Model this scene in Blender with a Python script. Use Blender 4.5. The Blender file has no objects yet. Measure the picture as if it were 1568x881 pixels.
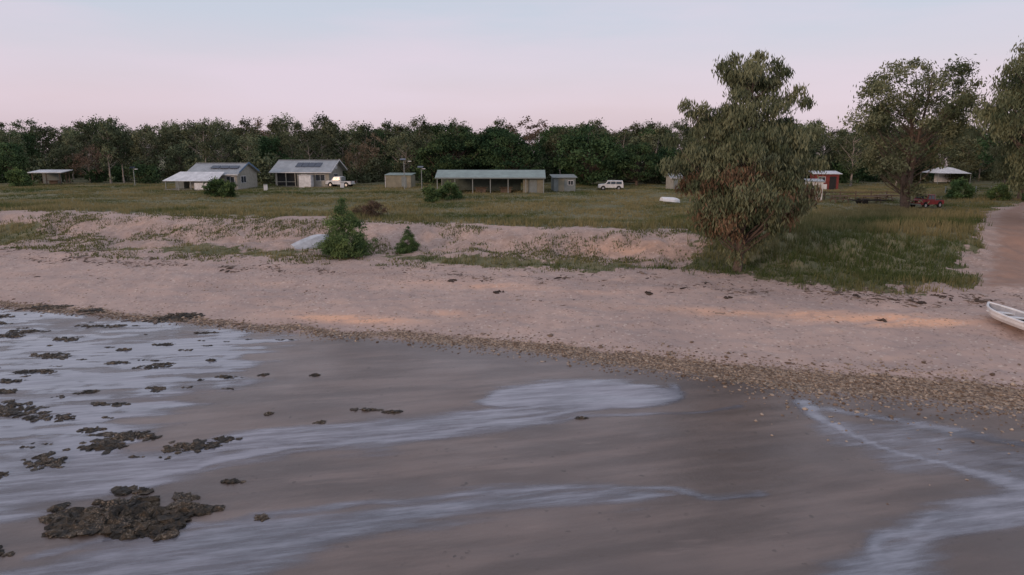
import bpy, math, numpy as np
from mathutils import Vector, Matrix
R=math.radians
rng=np.random.default_rng(11)
scene=bpy.context.scene
coll=scene.collection

# ------------------------------------------------------------------ noise
_tab=np.random.default_rng(3).random((256,256))
def vnoise(x,y):
    xi=np.floor(x).astype(int);yi=np.floor(y).astype(int)
    fx=x-xi;fy=y-yi
    fx=fx*fx*(3-2*fx);fy=fy*fy*(3-2*fy)
    a=_tab[xi&255,yi&255];b=_tab[(xi+1)&255,yi&255];c=_tab[xi&255,(yi+1)&255];d=_tab[(xi+1)&255,(yi+1)&255]
    return (a*(1-fx)+b*fx)*(1-fy)+(c*(1-fx)+d*fx)*fy
def fbm(x,y,o=4):
    x=np.asarray(x,float);y=np.asarray(y,float)
    s=0;a=.5;t=0
    for i in range(o):
        s=s+a*vnoise(x+i*17.3,y+i*9.1);t+=a;a*=.5;x=x*2.03;y=y*2.03
    return s/t
def sst(a,b,x):
    q=np.clip((x-a)/(b-a),0,1);return q*q*(3-2*q)

# ------------------------------------------------------------------ terrain
S=[(-90,54),(-32.6,42.4),(-24,40),(-12,36.4),(.5,33.2),(9.15,28.9),(20.2,25.4),(35,21),(60,15)]
T=[(-90,70),(-43.3,57.3),(-15.1,51.4),(5.4,47.7),(15.2,45.2),(22,41.5),(30,41.2),(60,40)]
C=[(-100,85),(-53.8,71.9),(-31,67.1),(-10.8,61.1),(6.2,56.3),(14.3,54.1),(22,56),(42,60),(80,64)]
def cur(P,x):
    p=np.array(P,float);s=0
    for d in(-3,-1.5,0,1.5,3): s=s+np.interp(x+d,p[:,0],p[:,1])
    return s/5
def zf(x,y):
    x=np.asarray(x,float);y=np.asarray(y,float)
    s,t,c=cur(S,x),cur(T,x),cur(C,x)
    q=np.clip((y-s)/(t-s),0,1);z=1.6*q
    q2=np.clip((y-t)/(c-t),0,1);qq=sst(0,1,q2)*.3+sst(.42+.16*(fbm(x*.3,y*.05,2)-.5),.92,q2)*.7;z=z+1.8*qq
    dune=np.clip(q2*(1-q2)*4,0,1)
    z=z+dune*(fbm(x*.35,y*.35,4)-.5)*1.1
    z=z+dune*(fbm(x*1.1+5,y*.6,3)-.5)*.35
    z=z+sst(0,.3,q)*(1-sst(.6,1,q2))*(fbm(x*1.3,y*1.3,3)-.5)*.16
    z=z+sst(0,.2,q)*(1-sst(.8,1,q2))*(fbm(x*.35+7,y*.8,2)-.5)*.24
    z=z+q2*(fbm(x*.15,y*.15,3)-.5)*.25
    z=z+(1-sst(0,.1,q))*(fbm(x*.4,y*.9,3)-.5)*.05
    return z
def Z(x,y): return float(zf(x,y))

def seg(p,x,y,closed):
    n=len(p);d=np.full(x.shape,1e9);ins=np.zeros(x.shape,bool)
    for i in range(n if closed else n-1):
        ax,ay=p[i];bx,by=p[(i+1)%n]
        ex,ey=bx-ax,by-ay
        t=np.clip(((x-ax)*ex+(y-ay)*ey)/(ex*ex+ey*ey+1e-9),0,1)
        d=np.minimum(d,np.hypot(x-ax-t*ex,y-ay-t*ey))
        if closed:
            cr=((ay>y)!=(by>y))
            with np.errstate(divide='ignore',invalid='ignore'):
                xi=(bx-ax)*(y-ay)/(by-ay+1e-12)+ax
            ins^=(cr&(x<xi))
    return d,ins
def sdf(poly,x,y):
    d,ins=seg(np.array(poly,float),x,y,True)
    return np.where(ins,d,-d)

W1=[(-25,17.5),(-16.9,20.9),(-14.0,21.4),(-11.1,21.4),(-9.9,22.8),(-6.8,23.6),(-4.1,24.4),(-1.7,25.3),(0.3,25.5),(2.3,25.2),(4.5,25.2),(5,24.8),(2.0,23.9),(-2.0,22.7),(-4.3,21.4),(-7.3,21.4),(-9.3,20.8),(-9.8,19.6),(-10.8,18.4),(-14.0,16.9),(-22,15)]
W1b=[(-1.6,25.8),(-0.7,27.4),(1.5,28.2),(3.3,28.5),(5.0,28.3),(6.1,27.9),(7.2,26.9),(6.5,25.9),(5.0,25.1),(2.3,25.0),(-.5,25.1)]
W2=[(-16,13.0),(-12.5,14.9),(-7.7,16.8),(-5.2,17.4),(-1.6,18.4),(1.3,18.9),(4.2,18.8),(5.6,18.2),(1.2,17.6),(-3.3,16.5),(-5.8,15.1),(-7,13.0)]
W3=[(11.3,25.3),(12.3,25.6),(12.6,23.9),(14.5,23.1),(17.3,21.4),(26,19.5),(26,17),(15.6,18.4),(12.7,20.0),(11.8,20.9),(11.0,23.1)]
W4=[(6.0,13),(7.1,14.6),(9.2,16.0),(11.6,17.4),(13.3,18.4),(15.6,19.1),(22,19.5),(22,17.2),(14.2,16.9),(11.5,15.6),(9.2,14.2),(7.9,12.3)]
W5=[(-60,52),(-33.2,43.1),(-25.4,40.7),(-16.9,37.9),(-12.3,33.6),(-12.6,29.1),(-13.8,27.0),(-13.6,23.6),(-14.0,21.4),(-16.9,20.5),(-30,18),(-70,30)]
G1=[(-110,96),(-57.1,74),(-46.6,72.5),(-36.2,69),(-24.8,66),(-18.3,65.5),(-13.8,63),(-5.0,61),(3.7,57.8),(14.0,55.4),(13.2,50),(11.6,47.3),(15.2,45.0),(18,43.6),(22.4,40.9),(28.2,41.3),(32.5,47.4),(41,60.5),(48,70),(56,78),(58,78),(52,68),(46,58),(42,50),(42,42),(95,42),(140,130),(140,400),(-300,400),(-300,140)]
G2=[(-60.9,68.9),(-48.0,67.4),(-43.4,63.8),(-42.8,61.5),(-45.9,60.0),(-58,61)]
G3=[(-11.4,52.9),(-4.2,51.6),(5.6,49.5),(8.4,49.3),(12,48),(11,46.8),(5.3,47.0),(-0.2,47.9),(-6.5,50.1)]
G4=[(-35.3,58.2),(-23.4,57.2),(-16,54),(-18,52.4),(-26.1,54.4),(-35,56.8)]
TR=[(62,84),(57.1,78),(50.5,70.9),(41,58),(34.5,48.5),(28.8,41),(40,41),(44,50),(48,58),(54,68),(60,76),(66,84)]

def grow(a,b,n,r):
    st=np.cumsum(r**np.arange(n));return a+(b-a)*st/st[-1]
ys=np.concatenate([np.linspace(-60,11,12),np.arange(12,46,.12),np.arange(46,92,.2),grow(92,1800,60,1.09)])
xs=np.concatenate([-grow(62,1600,45,1.1)[::-1],np.arange(-62,62.01,.19),grow(62.2,1600,45,1.1)])
XX,YY=np.meshgrid(xs,ys)
ZZ=zf(XX,YY)

def inst_obj(name,data,loc=(0,0,0),rot=0,sc=1,parent=None):
    o=bpy.data.objects.new(name,data);coll.objects.link(o)
    o.location=loc;o.rotation_euler=(0,0,rot)
    o.scale=(sc,sc,sc) if not hasattr(sc,'__len__') else sc
    if parent:o.parent=parent
    return o
def mesh_np(name,V,F,mats=(),mi=None,attrs=None,smooth=False,obj=True):
    Fs=F if isinstance(F,list) else [F]
    me=bpy.data.meshes.new(name)
    V=np.asarray(V,np.float32);me.vertices.add(len(V));me.vertices.foreach_set('co',V.ravel())
    loops=np.concatenate([f.ravel() for f in Fs]).astype(np.int32)
    tot=np.concatenate([np.full(len(f),f.shape[1],np.int32) for f in Fs])
    st=np.concatenate([[0],np.cumsum(tot)[:-1]]).astype(np.int32)
    me.loops.add(len(loops));me.loops.foreach_set('vertex_index',loops)
    me.polygons.add(len(tot));me.polygons.foreach_set('loop_start',st)
    if mi is not None: me.polygons.foreach_set('material_index',np.asarray(mi,np.int32))
    me.polygons.foreach_set('use_smooth',np.full(len(tot),smooth))
    for k,a in (attrs or {}).items():
        at=me.attributes.new(k,'FLOAT_COLOR','POINT')
        c=np.ones((len(V),4),np.float32);c[:,:a.shape[1]]=a
        at.data.foreach_set('color',c.ravel())
    for m in mats: me.materials.append(m)
    me.update(calc_edges=True)
    if not obj:return me
    return inst_obj(name,me)

# ------------------------------------------------------------------ material helpers
class NT:
    def __init__(s,name):
        s.m=bpy.data.materials.new(name);s.m.use_nodes=True;s.t=s.m.node_tree;s.t.nodes.clear()
        s.out=s.n('ShaderNodeOutputMaterial')
    def n(s,ty,**k):
        x=s.t.nodes.new(ty)
        for a,b in k.items():setattr(x,a,b)
        return x
    def l(s,a,b):s.t.links.new(a,b)
    def put(s,v,sock):
        if isinstance(v,bpy.types.NodeSocket):s.l(v,sock)
        else:sock.default_value=v
    def noise(s,scale,detail=4,rough=.6,vec=None):
        x=s.n('ShaderNodeTexNoise');x.inputs['Scale'].default_value=scale;x.inputs['Detail'].default_value=detail;x.inputs['Roughness'].default_value=rough
        if vec is None: vec=s.pos()
        s.l(vec,x.inputs['Vector']);return x.outputs['Fac']
    def pos(s,sc=None,rot=0):
        if not hasattr(s,'_p'):s._p=s.n('ShaderNodeTexCoord').outputs['Object']
        if sc is None:return s._p
        src=s._p
        if rot:
            r_=s.n('ShaderNodeMapping');r_.inputs['Rotation'].default_value=(0,0,rot);s.l(src,r_.inputs['Vector']);src=r_.outputs[0]
        m=s.n('ShaderNodeMapping');m.inputs['Scale'].default_value=sc;s.l(src,m.inputs['Vector']);return m.outputs[0]
    def math(s,op,a,b=0.,c=0.,clamp=False):
        x=s.n('ShaderNodeMath',operation=op,use_clamp=clamp)
        s.put(a,x.inputs[0]);s.put(b,x.inputs[1]);
        if op=='MULTIPLY_ADD':s.put(c,x.inputs[2])
        return x.outputs[0]
    def rng(s,v,a,b,c=0.,d=1.):
        x=s.n('ShaderNodeMapRange');x.interpolation_type='SMOOTHSTEP'
        s.put(v,x.inputs[0])
        for i,q in enumerate((a,b,c,d)):x.inputs[i+1].default_value=q
        return x.outputs[0]
    def mix(s,f,a,b,bl='MIX'):
        x=s.n('ShaderNodeMix',data_type='RGBA',blend_type=bl)
        def c(v): return v if isinstance(v,bpy.types.NodeSocket) or len(v)==4 else (*v,1)
        s.put(f,x.inputs[0]);s.put(c(a),x.inputs[6]);s.put(c(b),x.inputs[7]);return x.outputs[2]
    def attr(s,name):
        x=s.n('ShaderNodeAttribute',attribute_name=name);return x.outputs['Color']
    def sep(s,c):
        x=s.n('ShaderNodeSeparateColor');s.l(c,x.inputs[0]);return x.outputs
    def bump(s,h,strength,dist):
        x=s.n('ShaderNodeBump');s.l(h,x.inputs['Height']);s.put(strength,x.inputs['Strength']);x.inputs['Distance'].default_value=dist;return x.outputs[0]
    def bsdf(s,col,rough=.8,bump=None,spec=.3,metal=0.,out=True):
        x=s.n('ShaderNodeBsdfPrincipled')
        s.put(col if isinstance(col,bpy.types.NodeSocket) or len(col)==4 else (*col,1),x.inputs['Base Color'])
        s.put(rough,x.inputs['Roughness']);s.put(spec,x.inputs['Specular IOR Level']);s.put(metal,x.inputs['Metallic'])
        if bump is not None:s.l(bump,x.inputs['Normal'])
        if out:s.l(x.outputs[0],s.out.inputs[0])
        return x.outputs[0]

def simple(name,col,rough=.6,var=.25,scale=2.,spec=.3,metal=0.,bscale=None):
    k=NT(name)
    n=k.noise(scale,5,.65)
    d=tuple(c*(1-var) for c in col);l=tuple(min(1,c*(1+var*.6)) for c in col)
    c=k.mix(k.rng(n,.3,.7),d,l)
    b=k.bump(k.noise(bscale or scale*8,3),.3,.01)
    k.bsdf(c,rough,b,spec,metal);return k.m

def leafmat(name,col,col2,trans=.25,hv=(.035,.482),vv=(.5,.72)):
    k=NT(name)
    a=k.sep(k.attr('shade'))
    c=k.mix(a[0],col,col2)
    oi=k.n('ShaderNodeObjectInfo')
    hs=k.n('ShaderNodeHueSaturation')
    k.l(k.math('MULTIPLY_ADD',oi.outputs['Random'],*hv),hs.inputs['Hue'])
    k.l(k.math('MULTIPLY_ADD',k.math('FRACT',k.math('MULTIPLY',oi.outputs['Random'],7.31)),*vv),hs.inputs['Value'])
    k.l(c,hs.inputs['Color'])
    col_=hs.outputs[0]
    d=k.n('ShaderNodeBsdfDiffuse');k.l(col_,d.inputs[0])
    if trans<=0:
        k.l(d.outputs[0],k.out.inputs[0]);return k.m
    t=k.n('ShaderNodeBsdfTranslucent');k.l(col_,t.inputs[0])
    m=k.n('ShaderNodeMixShader');m.inputs[0].default_value=trans
    k.l(d.outputs[0],m.inputs[1]);k.l(t.outputs[0],m.inputs[2]);k.l(m.outputs[0],k.out.inputs[0])
    return k.m

# ------------------------------------------------------------------ ground masks
sc_,tc_,cc_=cur(S,XX),cur(T,XX),cur(C,XX)
n1=fbm(XX*.5,YY*.5,4)-.5; n2=fbm(XX*1.7+9,YY*1.7,4)-.5
def soft(poly,w,nz=0.):
    return sst(-w,w,sdf(poly,XX,YY)+nz)
wx=XX+(fbm(XX*.35+31,YY*.5,3)-.5)*1.6;wy=YY+(fbm(XX*.3+3,YY*.5+8,3)-.5)*1.5
def stroke(pts,w):
    d,_=seg(np.array(pts,float),wx,wy,False)
    return np.exp(-(d/w)**2)
streak=fbm(XX*.3+5+YY*.12,YY*1.9-XX*.25,4)-.5
wat=soft(W1,.7,streak*2.0)*.74
wat=np.maximum(wat,soft(W1b,.4,streak*1.0)*.9)
wat=np.maximum(wat,soft(W2,.7,streak*1.6)*.70)
wat=np.maximum(wat,soft(W3,.8,streak*2.6)*.55)
wat=np.maximum(wat,soft(W4,.6,streak*1.4)*.8)
wat=np.maximum(wat,soft(W5,2.4,n1*5+streak*3)*(.46+.9*sst(-.15,.10,streak+n2*.35)))
for pts,w,a in (([(11.6,25.8),(11.5,23.9),(12.4,21.9),(14,20.3),(15.4,19.0),(19,18.4)],.42,.9),
                ([(12.2,24.9),(14.3,23.6),(17,22.2),(22,20.4),(27,19)],.5,.75),
                ([(13.2,22.8),(14.8,21.6),(17.5,20.6),(22,19.5)],.3,.6),
                ([(-13,18.6),(-10,20.6),(-7,21.7),(-4,22.2),(-1,23.6),(2,24.7),(4.8,25.4),(6.8,26.7),(6.6,27.8)],.32,.95),
                ([(-9.5,22.2),(-6.5,23.0),(-2.5,24.2),(1.5,26.0),(4.5,26.6)],.26,.85),
                ([(-15,19),(-11,19.8),(-7,21.2),(-2.5,22.7),(2.5,24.0),(6,24.6),(9,25.4)],.2,.6),
                ([(-12,15.5),(-7,17.2),(-2,18.4),(3,18.9),(7,18.6)],.25,.7),
                ([(7.4,13.6),(9.6,15.7),(12,17.3),(14.5,18.4)],.35,.85)):
    wat=np.maximum(wat,stroke(pts,w)*a)
wat=np.clip(wat,0,1)*sst(-.1,.9,sc_-YY+n2*1.)
gr=soft(G1,.8,n1*3.8+n2*2.4)
gr=np.maximum(gr,soft(G2,.8,n1*3))
gr=np.maximum(gr,soft(G3,.7,n1*2.5+n2*2)*.85)
gr=np.maximum(gr,soft(G4,.7,n1*3+n2*2)*.7)
trk=soft(TR,.8,n2*2.)
# grassy strip between the wheel ruts
mid,_=seg(np.array([(35,43),(39.5,50),(44.5,58),(52,69),(60,79)],float),XX+n1*1.2,YY,False)
trk=trk*(1-.6*np.exp(-(mid/.45)**2)*(n2>-.05))
gr=np.clip(gr*(1-trk*.95),0,1)
q=np.clip((YY-sc_)/(tc_-sc_),0,1);q2g=np.clip((YY-tc_)/(cc_-tc_),0,1)
dsh=YY-sc_
pebw=.5+.025*np.clip(XX+15,0,40)
peb=np.exp(-((dsh-.5-n1*1.4)/pebw)**2)*(.5+.4*sst(-5,12,XX))
peb=np.clip(peb*1.25+n2*.5*(peb>.1),0,1)
wet=1-sst(-.5,.8,dsh+n1*1.2)
path=np.exp(-((YY-(93+.04*XX)+n1*3)/1.5)**2)*((XX>-45)&(XX<45))*.7
wr=np.exp(-((q-.80+n1*.18)/.045)**2)+.6*np.exp(-((q-.95+n1*.2)/.05)**2)+.4*np.exp(-((q-.5+n1*.2)/.03)**2)
wr=np.clip(wr,0,1)
lobe=soft([(10,45),(10,56),(20,70),(48,72),(36,40),(20,39)],2.)
glow=np.zeros(XX.shape)  # mask of warm light patches painted on the beach sand
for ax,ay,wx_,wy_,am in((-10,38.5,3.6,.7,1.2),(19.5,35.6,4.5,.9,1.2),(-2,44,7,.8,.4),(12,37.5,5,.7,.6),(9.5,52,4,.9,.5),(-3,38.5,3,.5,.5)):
    glow=np.maximum(glow,am*np.exp(-((XX-ax)/wx_)**2-((YY-ay+.25*(XX-ax))/wy_)**2))
glow=np.clip(glow*(.5+2.2*(streak+.2)),0,1)
A1=np.stack([wat,peb,gr],-1).reshape(-1,3);A2=np.stack([wet,np.maximum(trk,path),wr],-1).reshape(-1,3)
A3=np.stack([np.clip(q2g*(1-q2g)*4,0,1),glow,np.clip(trk,0,1)],-1).reshape(-1,3)
ny,nx=XX.shape
idx=np.arange(ny*nx).reshape(ny,nx)
FG=np.stack([idx[:-1,:-1],idx[:-1,1:],idx[1:,1:],idx[1:,:-1]],-1).reshape(-1,4)

k=NT('ground_mat')
a1=k.sep(k.attr('A1'));a2=k.sep(k.attr('A2'));a3=k.sep(k.attr('A3'))
nf=k.noise(9,4,.7);nm=k.noise(1.6,5,.65);nl=k.noise(.22,3,.6)
vor=k.n('ShaderNodeTexVoronoi');vor.inputs['Scale'].default_value=9.;k.l(k.pos(),vor.inputs['Vector'])
vd=vor.outputs['Distance'];vc=k.sep(vor.outputs['Color'])
sand=k.mix(k.rng(nl,.35,.65),(.40,.30,.262),(.48,.355,.302))
sand=k.mix(k.math('MULTIPLY',k.rng(k.noise(.5,3,.6,k.pos((.35,1.2,1))),.5,.72),.6),sand,(.53,.375,.30))
sand=k.mix(k.math('MULTIPLY',a3[1],.85),sand,(.80,.46,.29))  # warm glints of light put into the sand colour as orange
sand=k.mix(k.math('MULTIPLY',k.rng(nm,.48,.72),.5),sand,(.29,.22,.195))
sand=k.mix(k.math('MULTIPLY',a3[0],k.rng(k.noise(.8,5,.7),.42,.66,.15,.75)),sand,(.30,.215,.17))
sand=k.mix(k.math('MULTIPLY',k.rng(vc[0],.955,.97),.45),sand,(.66,.58,.50))
sand=k.mix(k.math('MULTIPLY',k.rng(vc[1],.96,.97),.5),sand,(.17,.12,.10))
sand=k.mix(k.math('MULTIPLY',k.math('MULTIPLY',a2[2],k.rng(nf,.42,.62)),.5),sand,(.19,.13,.105))
streakv=k.noise(1.,5,.6,k.pos((.13,.85,1),R(-14)))
mud=k.mix(k.rng(streakv,.35,.65),(.115,.088,.076),(.195,.147,.126))
mud=k.mix(k.math('MULTIPLY',k.rng(k.noise(.2,3,.6,k.pos((.5,1,1))),.45,.65),.7),mud,(.105,.085,.078))
mud=k.mix(k.math('MULTIPLY',k.rng(k.noise(.6,5,.7,k.pos((.22,1.3,1),R(-9))),.56,.68),.5),mud,(.245,.185,.16))
mud=k.mix(k.math('MULTIPLY',k.rng(vc[2],.95,.97),k.rng(nm,.5,.7)),mud,(.07,.055,.045))
c=k.mix(a2[0],sand,mud)
pebc=k.mix(k.rng(vc[0],.2,.9),(.10,.068,.042),(.34,.25,.17))
pf=k.rng(k.math('ADD',a1[1],k.math('MULTIPLY_ADD',nf,.7,-.35)),.3,.6)
c=k.mix(k.math('MULTIPLY',pf,.85),c,pebc)
tr=k.mix(nm,(.30,.215,.175),(.40,.29,.24))
tr=k.mix(a3[2],tr,k.mix(nm,(.25,.155,.115),(.38,.245,.185)))
c=k.mix(a2[1],c,tr)
grs=k.mix(k.rng(nl,.35,.65),(.11,.112,.05),(.195,.172,.09))
grs=k.mix(k.rng(nm,.45,.7),grs,(.085,.09,.04))
gf=k.rng(k.math('ADD',a1[2],k.math('MULTIPLY_ADD',nm,.9,-.45)),.35,.62)
c=k.mix(gf,c,grs)
rough=k.math('SUBTRACT',.93,k.math('MULTIPLY',a2[0],k.rng(nl,.3,.7,.50,.64)))
h=k.math('ADD',k.math('MULTIPLY',nf,.28),nm)
h=k.math('ADD',h,k.math('MULTIPLY',k.math('MULTIPLY',vd,pf),-1.2))
bs=k.math('MULTIPLY_ADD',a2[0],-.45,.7)
k.bsdf(c,rough,k.bump(h,bs,.09),.5)
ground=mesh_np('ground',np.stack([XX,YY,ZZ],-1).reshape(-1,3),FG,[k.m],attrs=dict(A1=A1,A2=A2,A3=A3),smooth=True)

wv=wat.ravel()
fm=wv[FG].max(1)>.02
Fw=FG[fm];u,inv=np.unique(Fw,return_inverse=True)
Vw=np.stack([XX.ravel()[u],YY.ravel()[u],ZZ.ravel()[u]+.006],-1)
k=NT('water_mat')
a=k.sep(k.attr('w'))[0]
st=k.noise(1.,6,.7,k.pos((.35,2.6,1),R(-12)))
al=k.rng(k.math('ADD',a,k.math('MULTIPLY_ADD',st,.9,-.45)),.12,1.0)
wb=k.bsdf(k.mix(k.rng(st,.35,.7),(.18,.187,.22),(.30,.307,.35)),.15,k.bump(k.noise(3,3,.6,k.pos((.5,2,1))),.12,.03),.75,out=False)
tp=k.n('ShaderNodeBsdfTransparent');m=k.n('ShaderNodeMixShader')
k.l(al,m.inputs[0]);k.l(tp.outputs[0],m.inputs[1]);k.l(wb,m.inputs[2]);k.l(m.outputs[0],k.out.inputs[0])
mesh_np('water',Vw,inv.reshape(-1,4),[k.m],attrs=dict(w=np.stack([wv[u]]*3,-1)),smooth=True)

def samp(Aarr,x,y):
    ix=np.clip(np.searchsorted(xs,x),0,nx-1);iy=np.clip(np.searchsorted(ys,y),0,ny-1);return Aarr[iy,ix]

# ------------------------------------------------------------------ grass
def blades(name,x,y,h,nb,spread,w,mat,tone):
    n=len(x)
    X=np.repeat(x,nb)+rng.normal(0,1,n*nb)*np.repeat(spread,nb);Y=np.repeat(y,nb)+rng.normal(0,1,n*nb)*np.repeat(spread,nb)
    Hh=np.repeat(h,nb)*rng.uniform(.5,1.15,n*nb)
    Z0=zf(X,Y)-.03
    a=rng.uniform(0,2*np.pi,n*nb);ln=rng.uniform(.05,.55,n*nb)*Hh;b=rng.uniform(0,2*np.pi,n*nb)
    ww=np.repeat(w,nb) if hasattr(w,'__len__') else w
    dx,dy=np.cos(a)*ww,np.sin(a)*ww
    V=np.stack([np.stack([X-dx,Y-dy,Z0],-1),np.stack([X+dx,Y+dy,Z0],-1),np.stack([X+np.cos(b)*ln,Y+np.sin(b)*ln,Z0+Hh],-1)],1).reshape(-1,3)
    F=np.arange(len(V)).reshape(-1,3)
    tn=np.repeat(np.clip(np.repeat(tone,nb)+rng.normal(0,.16,n*nb),0,1),3)
    return mesh_np(name,V,F,[mat],attrs=dict(shade=np.stack([tn]*3,-1)))
gm=leafmat('grass_mat',(.085,.115,.042),(.30,.255,.13),.3,(0,.5),(0,1))
def scatter(n,x0,x1,y0,y1,p=1.0):
    x=rng.uniform(x0,x1,n);y=y0+(y1-y0)*rng.random(n)**p
    return x,y
x,y=scatter(95000,-95,95,40,125,1.35)
g=samp(gr,x,y)
dc=y-cur(C,x)
keep=(rng.random(len(x))<g*(1-.6*samp(path,x,y)))&(np.abs(x)<.8*y+6)
x,y,dc=x[keep],y[keep],dc[keep]
lb=samp(lobe,x,y)
pn=fbm(x*.35+11,y*.5,3)
h=.24+.28*np.exp(-(dc/6)**2)+.26*lb+.5*(fbm(x*.2,y*.2)-.5)+.4*(pn-.5)
h=np.clip(h,.08,1)
tone=np.clip(.50-.22*lb+2.4*(fbm(x*.12+3,y*.2,3)-.5)+1.2*(pn-.5)+.1*np.clip(dc/30,0,1),0,1)
blades('grass',x,y,h,6,np.full(len(x),.16),.022+.012*y/60,gm,tone)
x,y=scatter(30000,-60,16,46,74)
q2=(y-cur(T,x))/(cur(C,x)-cur(T,x))
pp=fbm(x*.25+4,y*.5+7,3)+.25*(fbm(x*1.2,y*1.6,2)-.5)
keep=(q2>-.12)&(q2<1.05)&(rng.random(len(x))<sst(.48,.68,pp+.06*q2)*.8)&(samp(gr,x,y)<.5)
x,y=x[keep],y[keep]
blades('beach_creeper',x,y,np.full(len(x),.22),6,np.full(len(x),.2),.045,gm,np.clip(rng.normal(.35,.15,len(x)),0,1))

# ------------------------------------------------------------------ blobs (rocks / pebbles)
def ico(sub):
    import bmesh
    bm=bmesh.new();bmesh.ops.create_icosphere(bm,subdivisions=sub,radius=1)
    V=np.array([v.co[:] for v in bm.verts]);F=np.array([[v.index for v in f.verts] for f in bm.faces]);bm.free();return V,F
I1=ico(1);I2=ico(2)
def blobs(name,x,y,rx,ry,rz,base,mats,tone,rough=.25,sub=1,sink=.3,smooth=False,zadd=0):
    BV,BF=(I1 if sub==1 else I2)
    n=len(x);m=len(BV)
    P=np.tile(BV,(n,1,1))*(1+rng.normal(0,rough,(n,m,1)))
    P=P*np.stack([rx,ry,rz],-1)[:,None,:]
    a=rng.uniform(0,2*np.pi,n);ca,sa=np.cos(a)[:,None],np.sin(a)[:,None]
    X=P[:,:,0]*ca-P[:,:,1]*sa+x[:,None];Y=P[:,:,0]*sa+P[:,:,1]*ca+y[:,None]
    Zz=P[:,:,2]+zf(x,y)[:,None]+(rz*(1-2*sink))[:,None]*.5
    V=np.stack([X,Y,Zz],-1).reshape(-1,3)
    F=(BF[None]+(np.arange(n)*m)[:,None,None]).reshape(-1,3)
    tn=np.repeat(tone,m)
    return mesh_np(name,V,F,mats,attrs=dict(shade=np.stack([tn]*3,-1)),smooth=smooth)
k=NT('pebble_mat');a=k.sep(k.attr('shade'))[0]
k.bsdf(k.mix(k.rng(k.noise(6,3),.3,.7),k.mix(a,(.085,.055,.035),(.44,.34,.25)),k.mix(a,(.14,.085,.05),(.52,.42,.33))),.7,None,.3)
pebm=k.m
n=24000
x=rng.uniform(-45,32,n);d=rng.normal(.5,1,n)*(0.42+.024*np.clip(x+15,0,40));y=cur(S,x)+d+(fbm(x*.5,cur(S,x)*.5,4)-.5)*1.4
keep=rng.random(n)<(.35+.65*sst(-5,12,x))
x,y=x[keep],y[keep];n=len(x)
r=rng.lognormal(-3.15,.42,n)
blobs('shell_pebbles',x,y,r,r*rng.uniform(.6,1,n),r*rng.uniform(.3,.6,n),'',[pebm],rng.beta(1.2,2.2,n))
n=6000
x=rng.uniform(-50,36,n);y=cur(S,x)+rng.random(n)*(cur(T,x)-cur(S,x))
keep=rng.random(n)<sst(.4,.6,fbm(x*.4,y*.7,3));x,y=x[keep],y[keep];n=len(x)
r=rng.lognormal(-3.6,.4,n)
blobs('shell_grit',x,y,r*1.3,r,r*.5,'',[pebm],np.clip(rng.beta(1.5,1.2,n),0,1))
k=NT('wrack_mat');a=k.sep(k.attr('shade'))[0]
k.bsdf(k.mix(a,(.05,.037,.03),(.26,.20,.16)),.9,None,.2);wm=k.m
xs_,ys_=[],[]
for qq,sd,cnt,xa,xb in((.80,.03,1900,-55,34),(.97,.04,1200,-55,34),(.5,.02,250,-55,34),(.9,.08,600,-55,34),(.0,.02,500,-45,-8),(.85,.05,600,18,34)):
    x=rng.uniform(xa,xb,cnt);s,t=cur(S,x),cur(T,x)
    y0=s+(t-s)*.8
    nn=fbm(x*.5,y0*.5,4)-.5
    y=s+(t-s)*(qq-nn*.18*(qq>0)+rng.normal(0,sd,cnt))
    kp=fbm(x*.35+qq*30,y*.2,3)>.47
    xs_.append(x[kp]);ys_.append(y[kp])
x=np.concatenate(xs_);y=np.concatenate(ys_);n=len(x);r=rng.lognormal(-3.0,.5,n)
blobs('driftwood_wrack',x,y,r*2.2,r*.5,r*.35,'',[wm],rng.random(n))
px=np.array([-0.9,-4.1,12.9,8.6,25.1,20.3,19.9,26.8,23.5]);py=np.array([42.5,45.3,40.0,41.7,39.1,39.5,35.5,38.1,38.2])
x=np.repeat(px,7)+rng.normal(0,.15,63);y=np.repeat(py,7)+rng.normal(0,.1,63)
blobs('seaweed_clump',x,y,rng.uniform(.08,.18,63),rng.uniform(.06,.14,63),rng.uniform(.05,.11,63),'',[wm],rng.random(63)*.2,.3)

# reef rocks
k=NT('reef_rock_mat')
n_=k.noise(2.2,6,.7);nn=k.noise(14,5,.75)
c=k.mix(k.rng(n_,.42,.6),(.020,.017,.012),(.065,.045,.024))
c=k.mix(k.math('MULTIPLY',k.rng(nn,.50,.62),k.rng(k.noise(1.1,3,.6),.42,.56)),c,(.27,.21,.15))
k.bsdf(c,.6,k.bump(nn,1.0,.08),.45);rm=k.m
def rockpatch(name,cx,cy,wx,wy,n,hz_,rs,b0=.15,b1=1.6):
    X,Y=[],[]
    while len(X)<n:
        a=rng.uniform(-1.1,1.1,(400,2));rr=np.hypot(a[:,0],a[:,1])
        f=fbm(a[:,0]*2.6+cx*3.7,a[:,1]*2.6+cy*1.3,3)
        ok=rr<b0+b1*(f-.2)
        X+=list(a[ok,0]);Y+=list(a[ok,1])
    X=np.array(X[:n]);Y=np.array(Y[:n]);cc=1-np.clip(np.hypot(X,Y),0,1.2)*.6
    x=cx+X*wx;y=cy+Y*wy
    r=rng.uniform(.3,1.2,n)*rs
    return x,y,r*1.3,r,r*rng.uniform(.3,1.0,n)*hz_*cc
x,y,a_,b_,c_=rockpatch('r',-10.75,17.25,2.45,1.55,1300,1.35,.135,.32,1.25)
blobs('reef_rock',x,y,a_,b_,c_,'',[rm],rng.random(len(x)),.36,1,.25)
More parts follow.
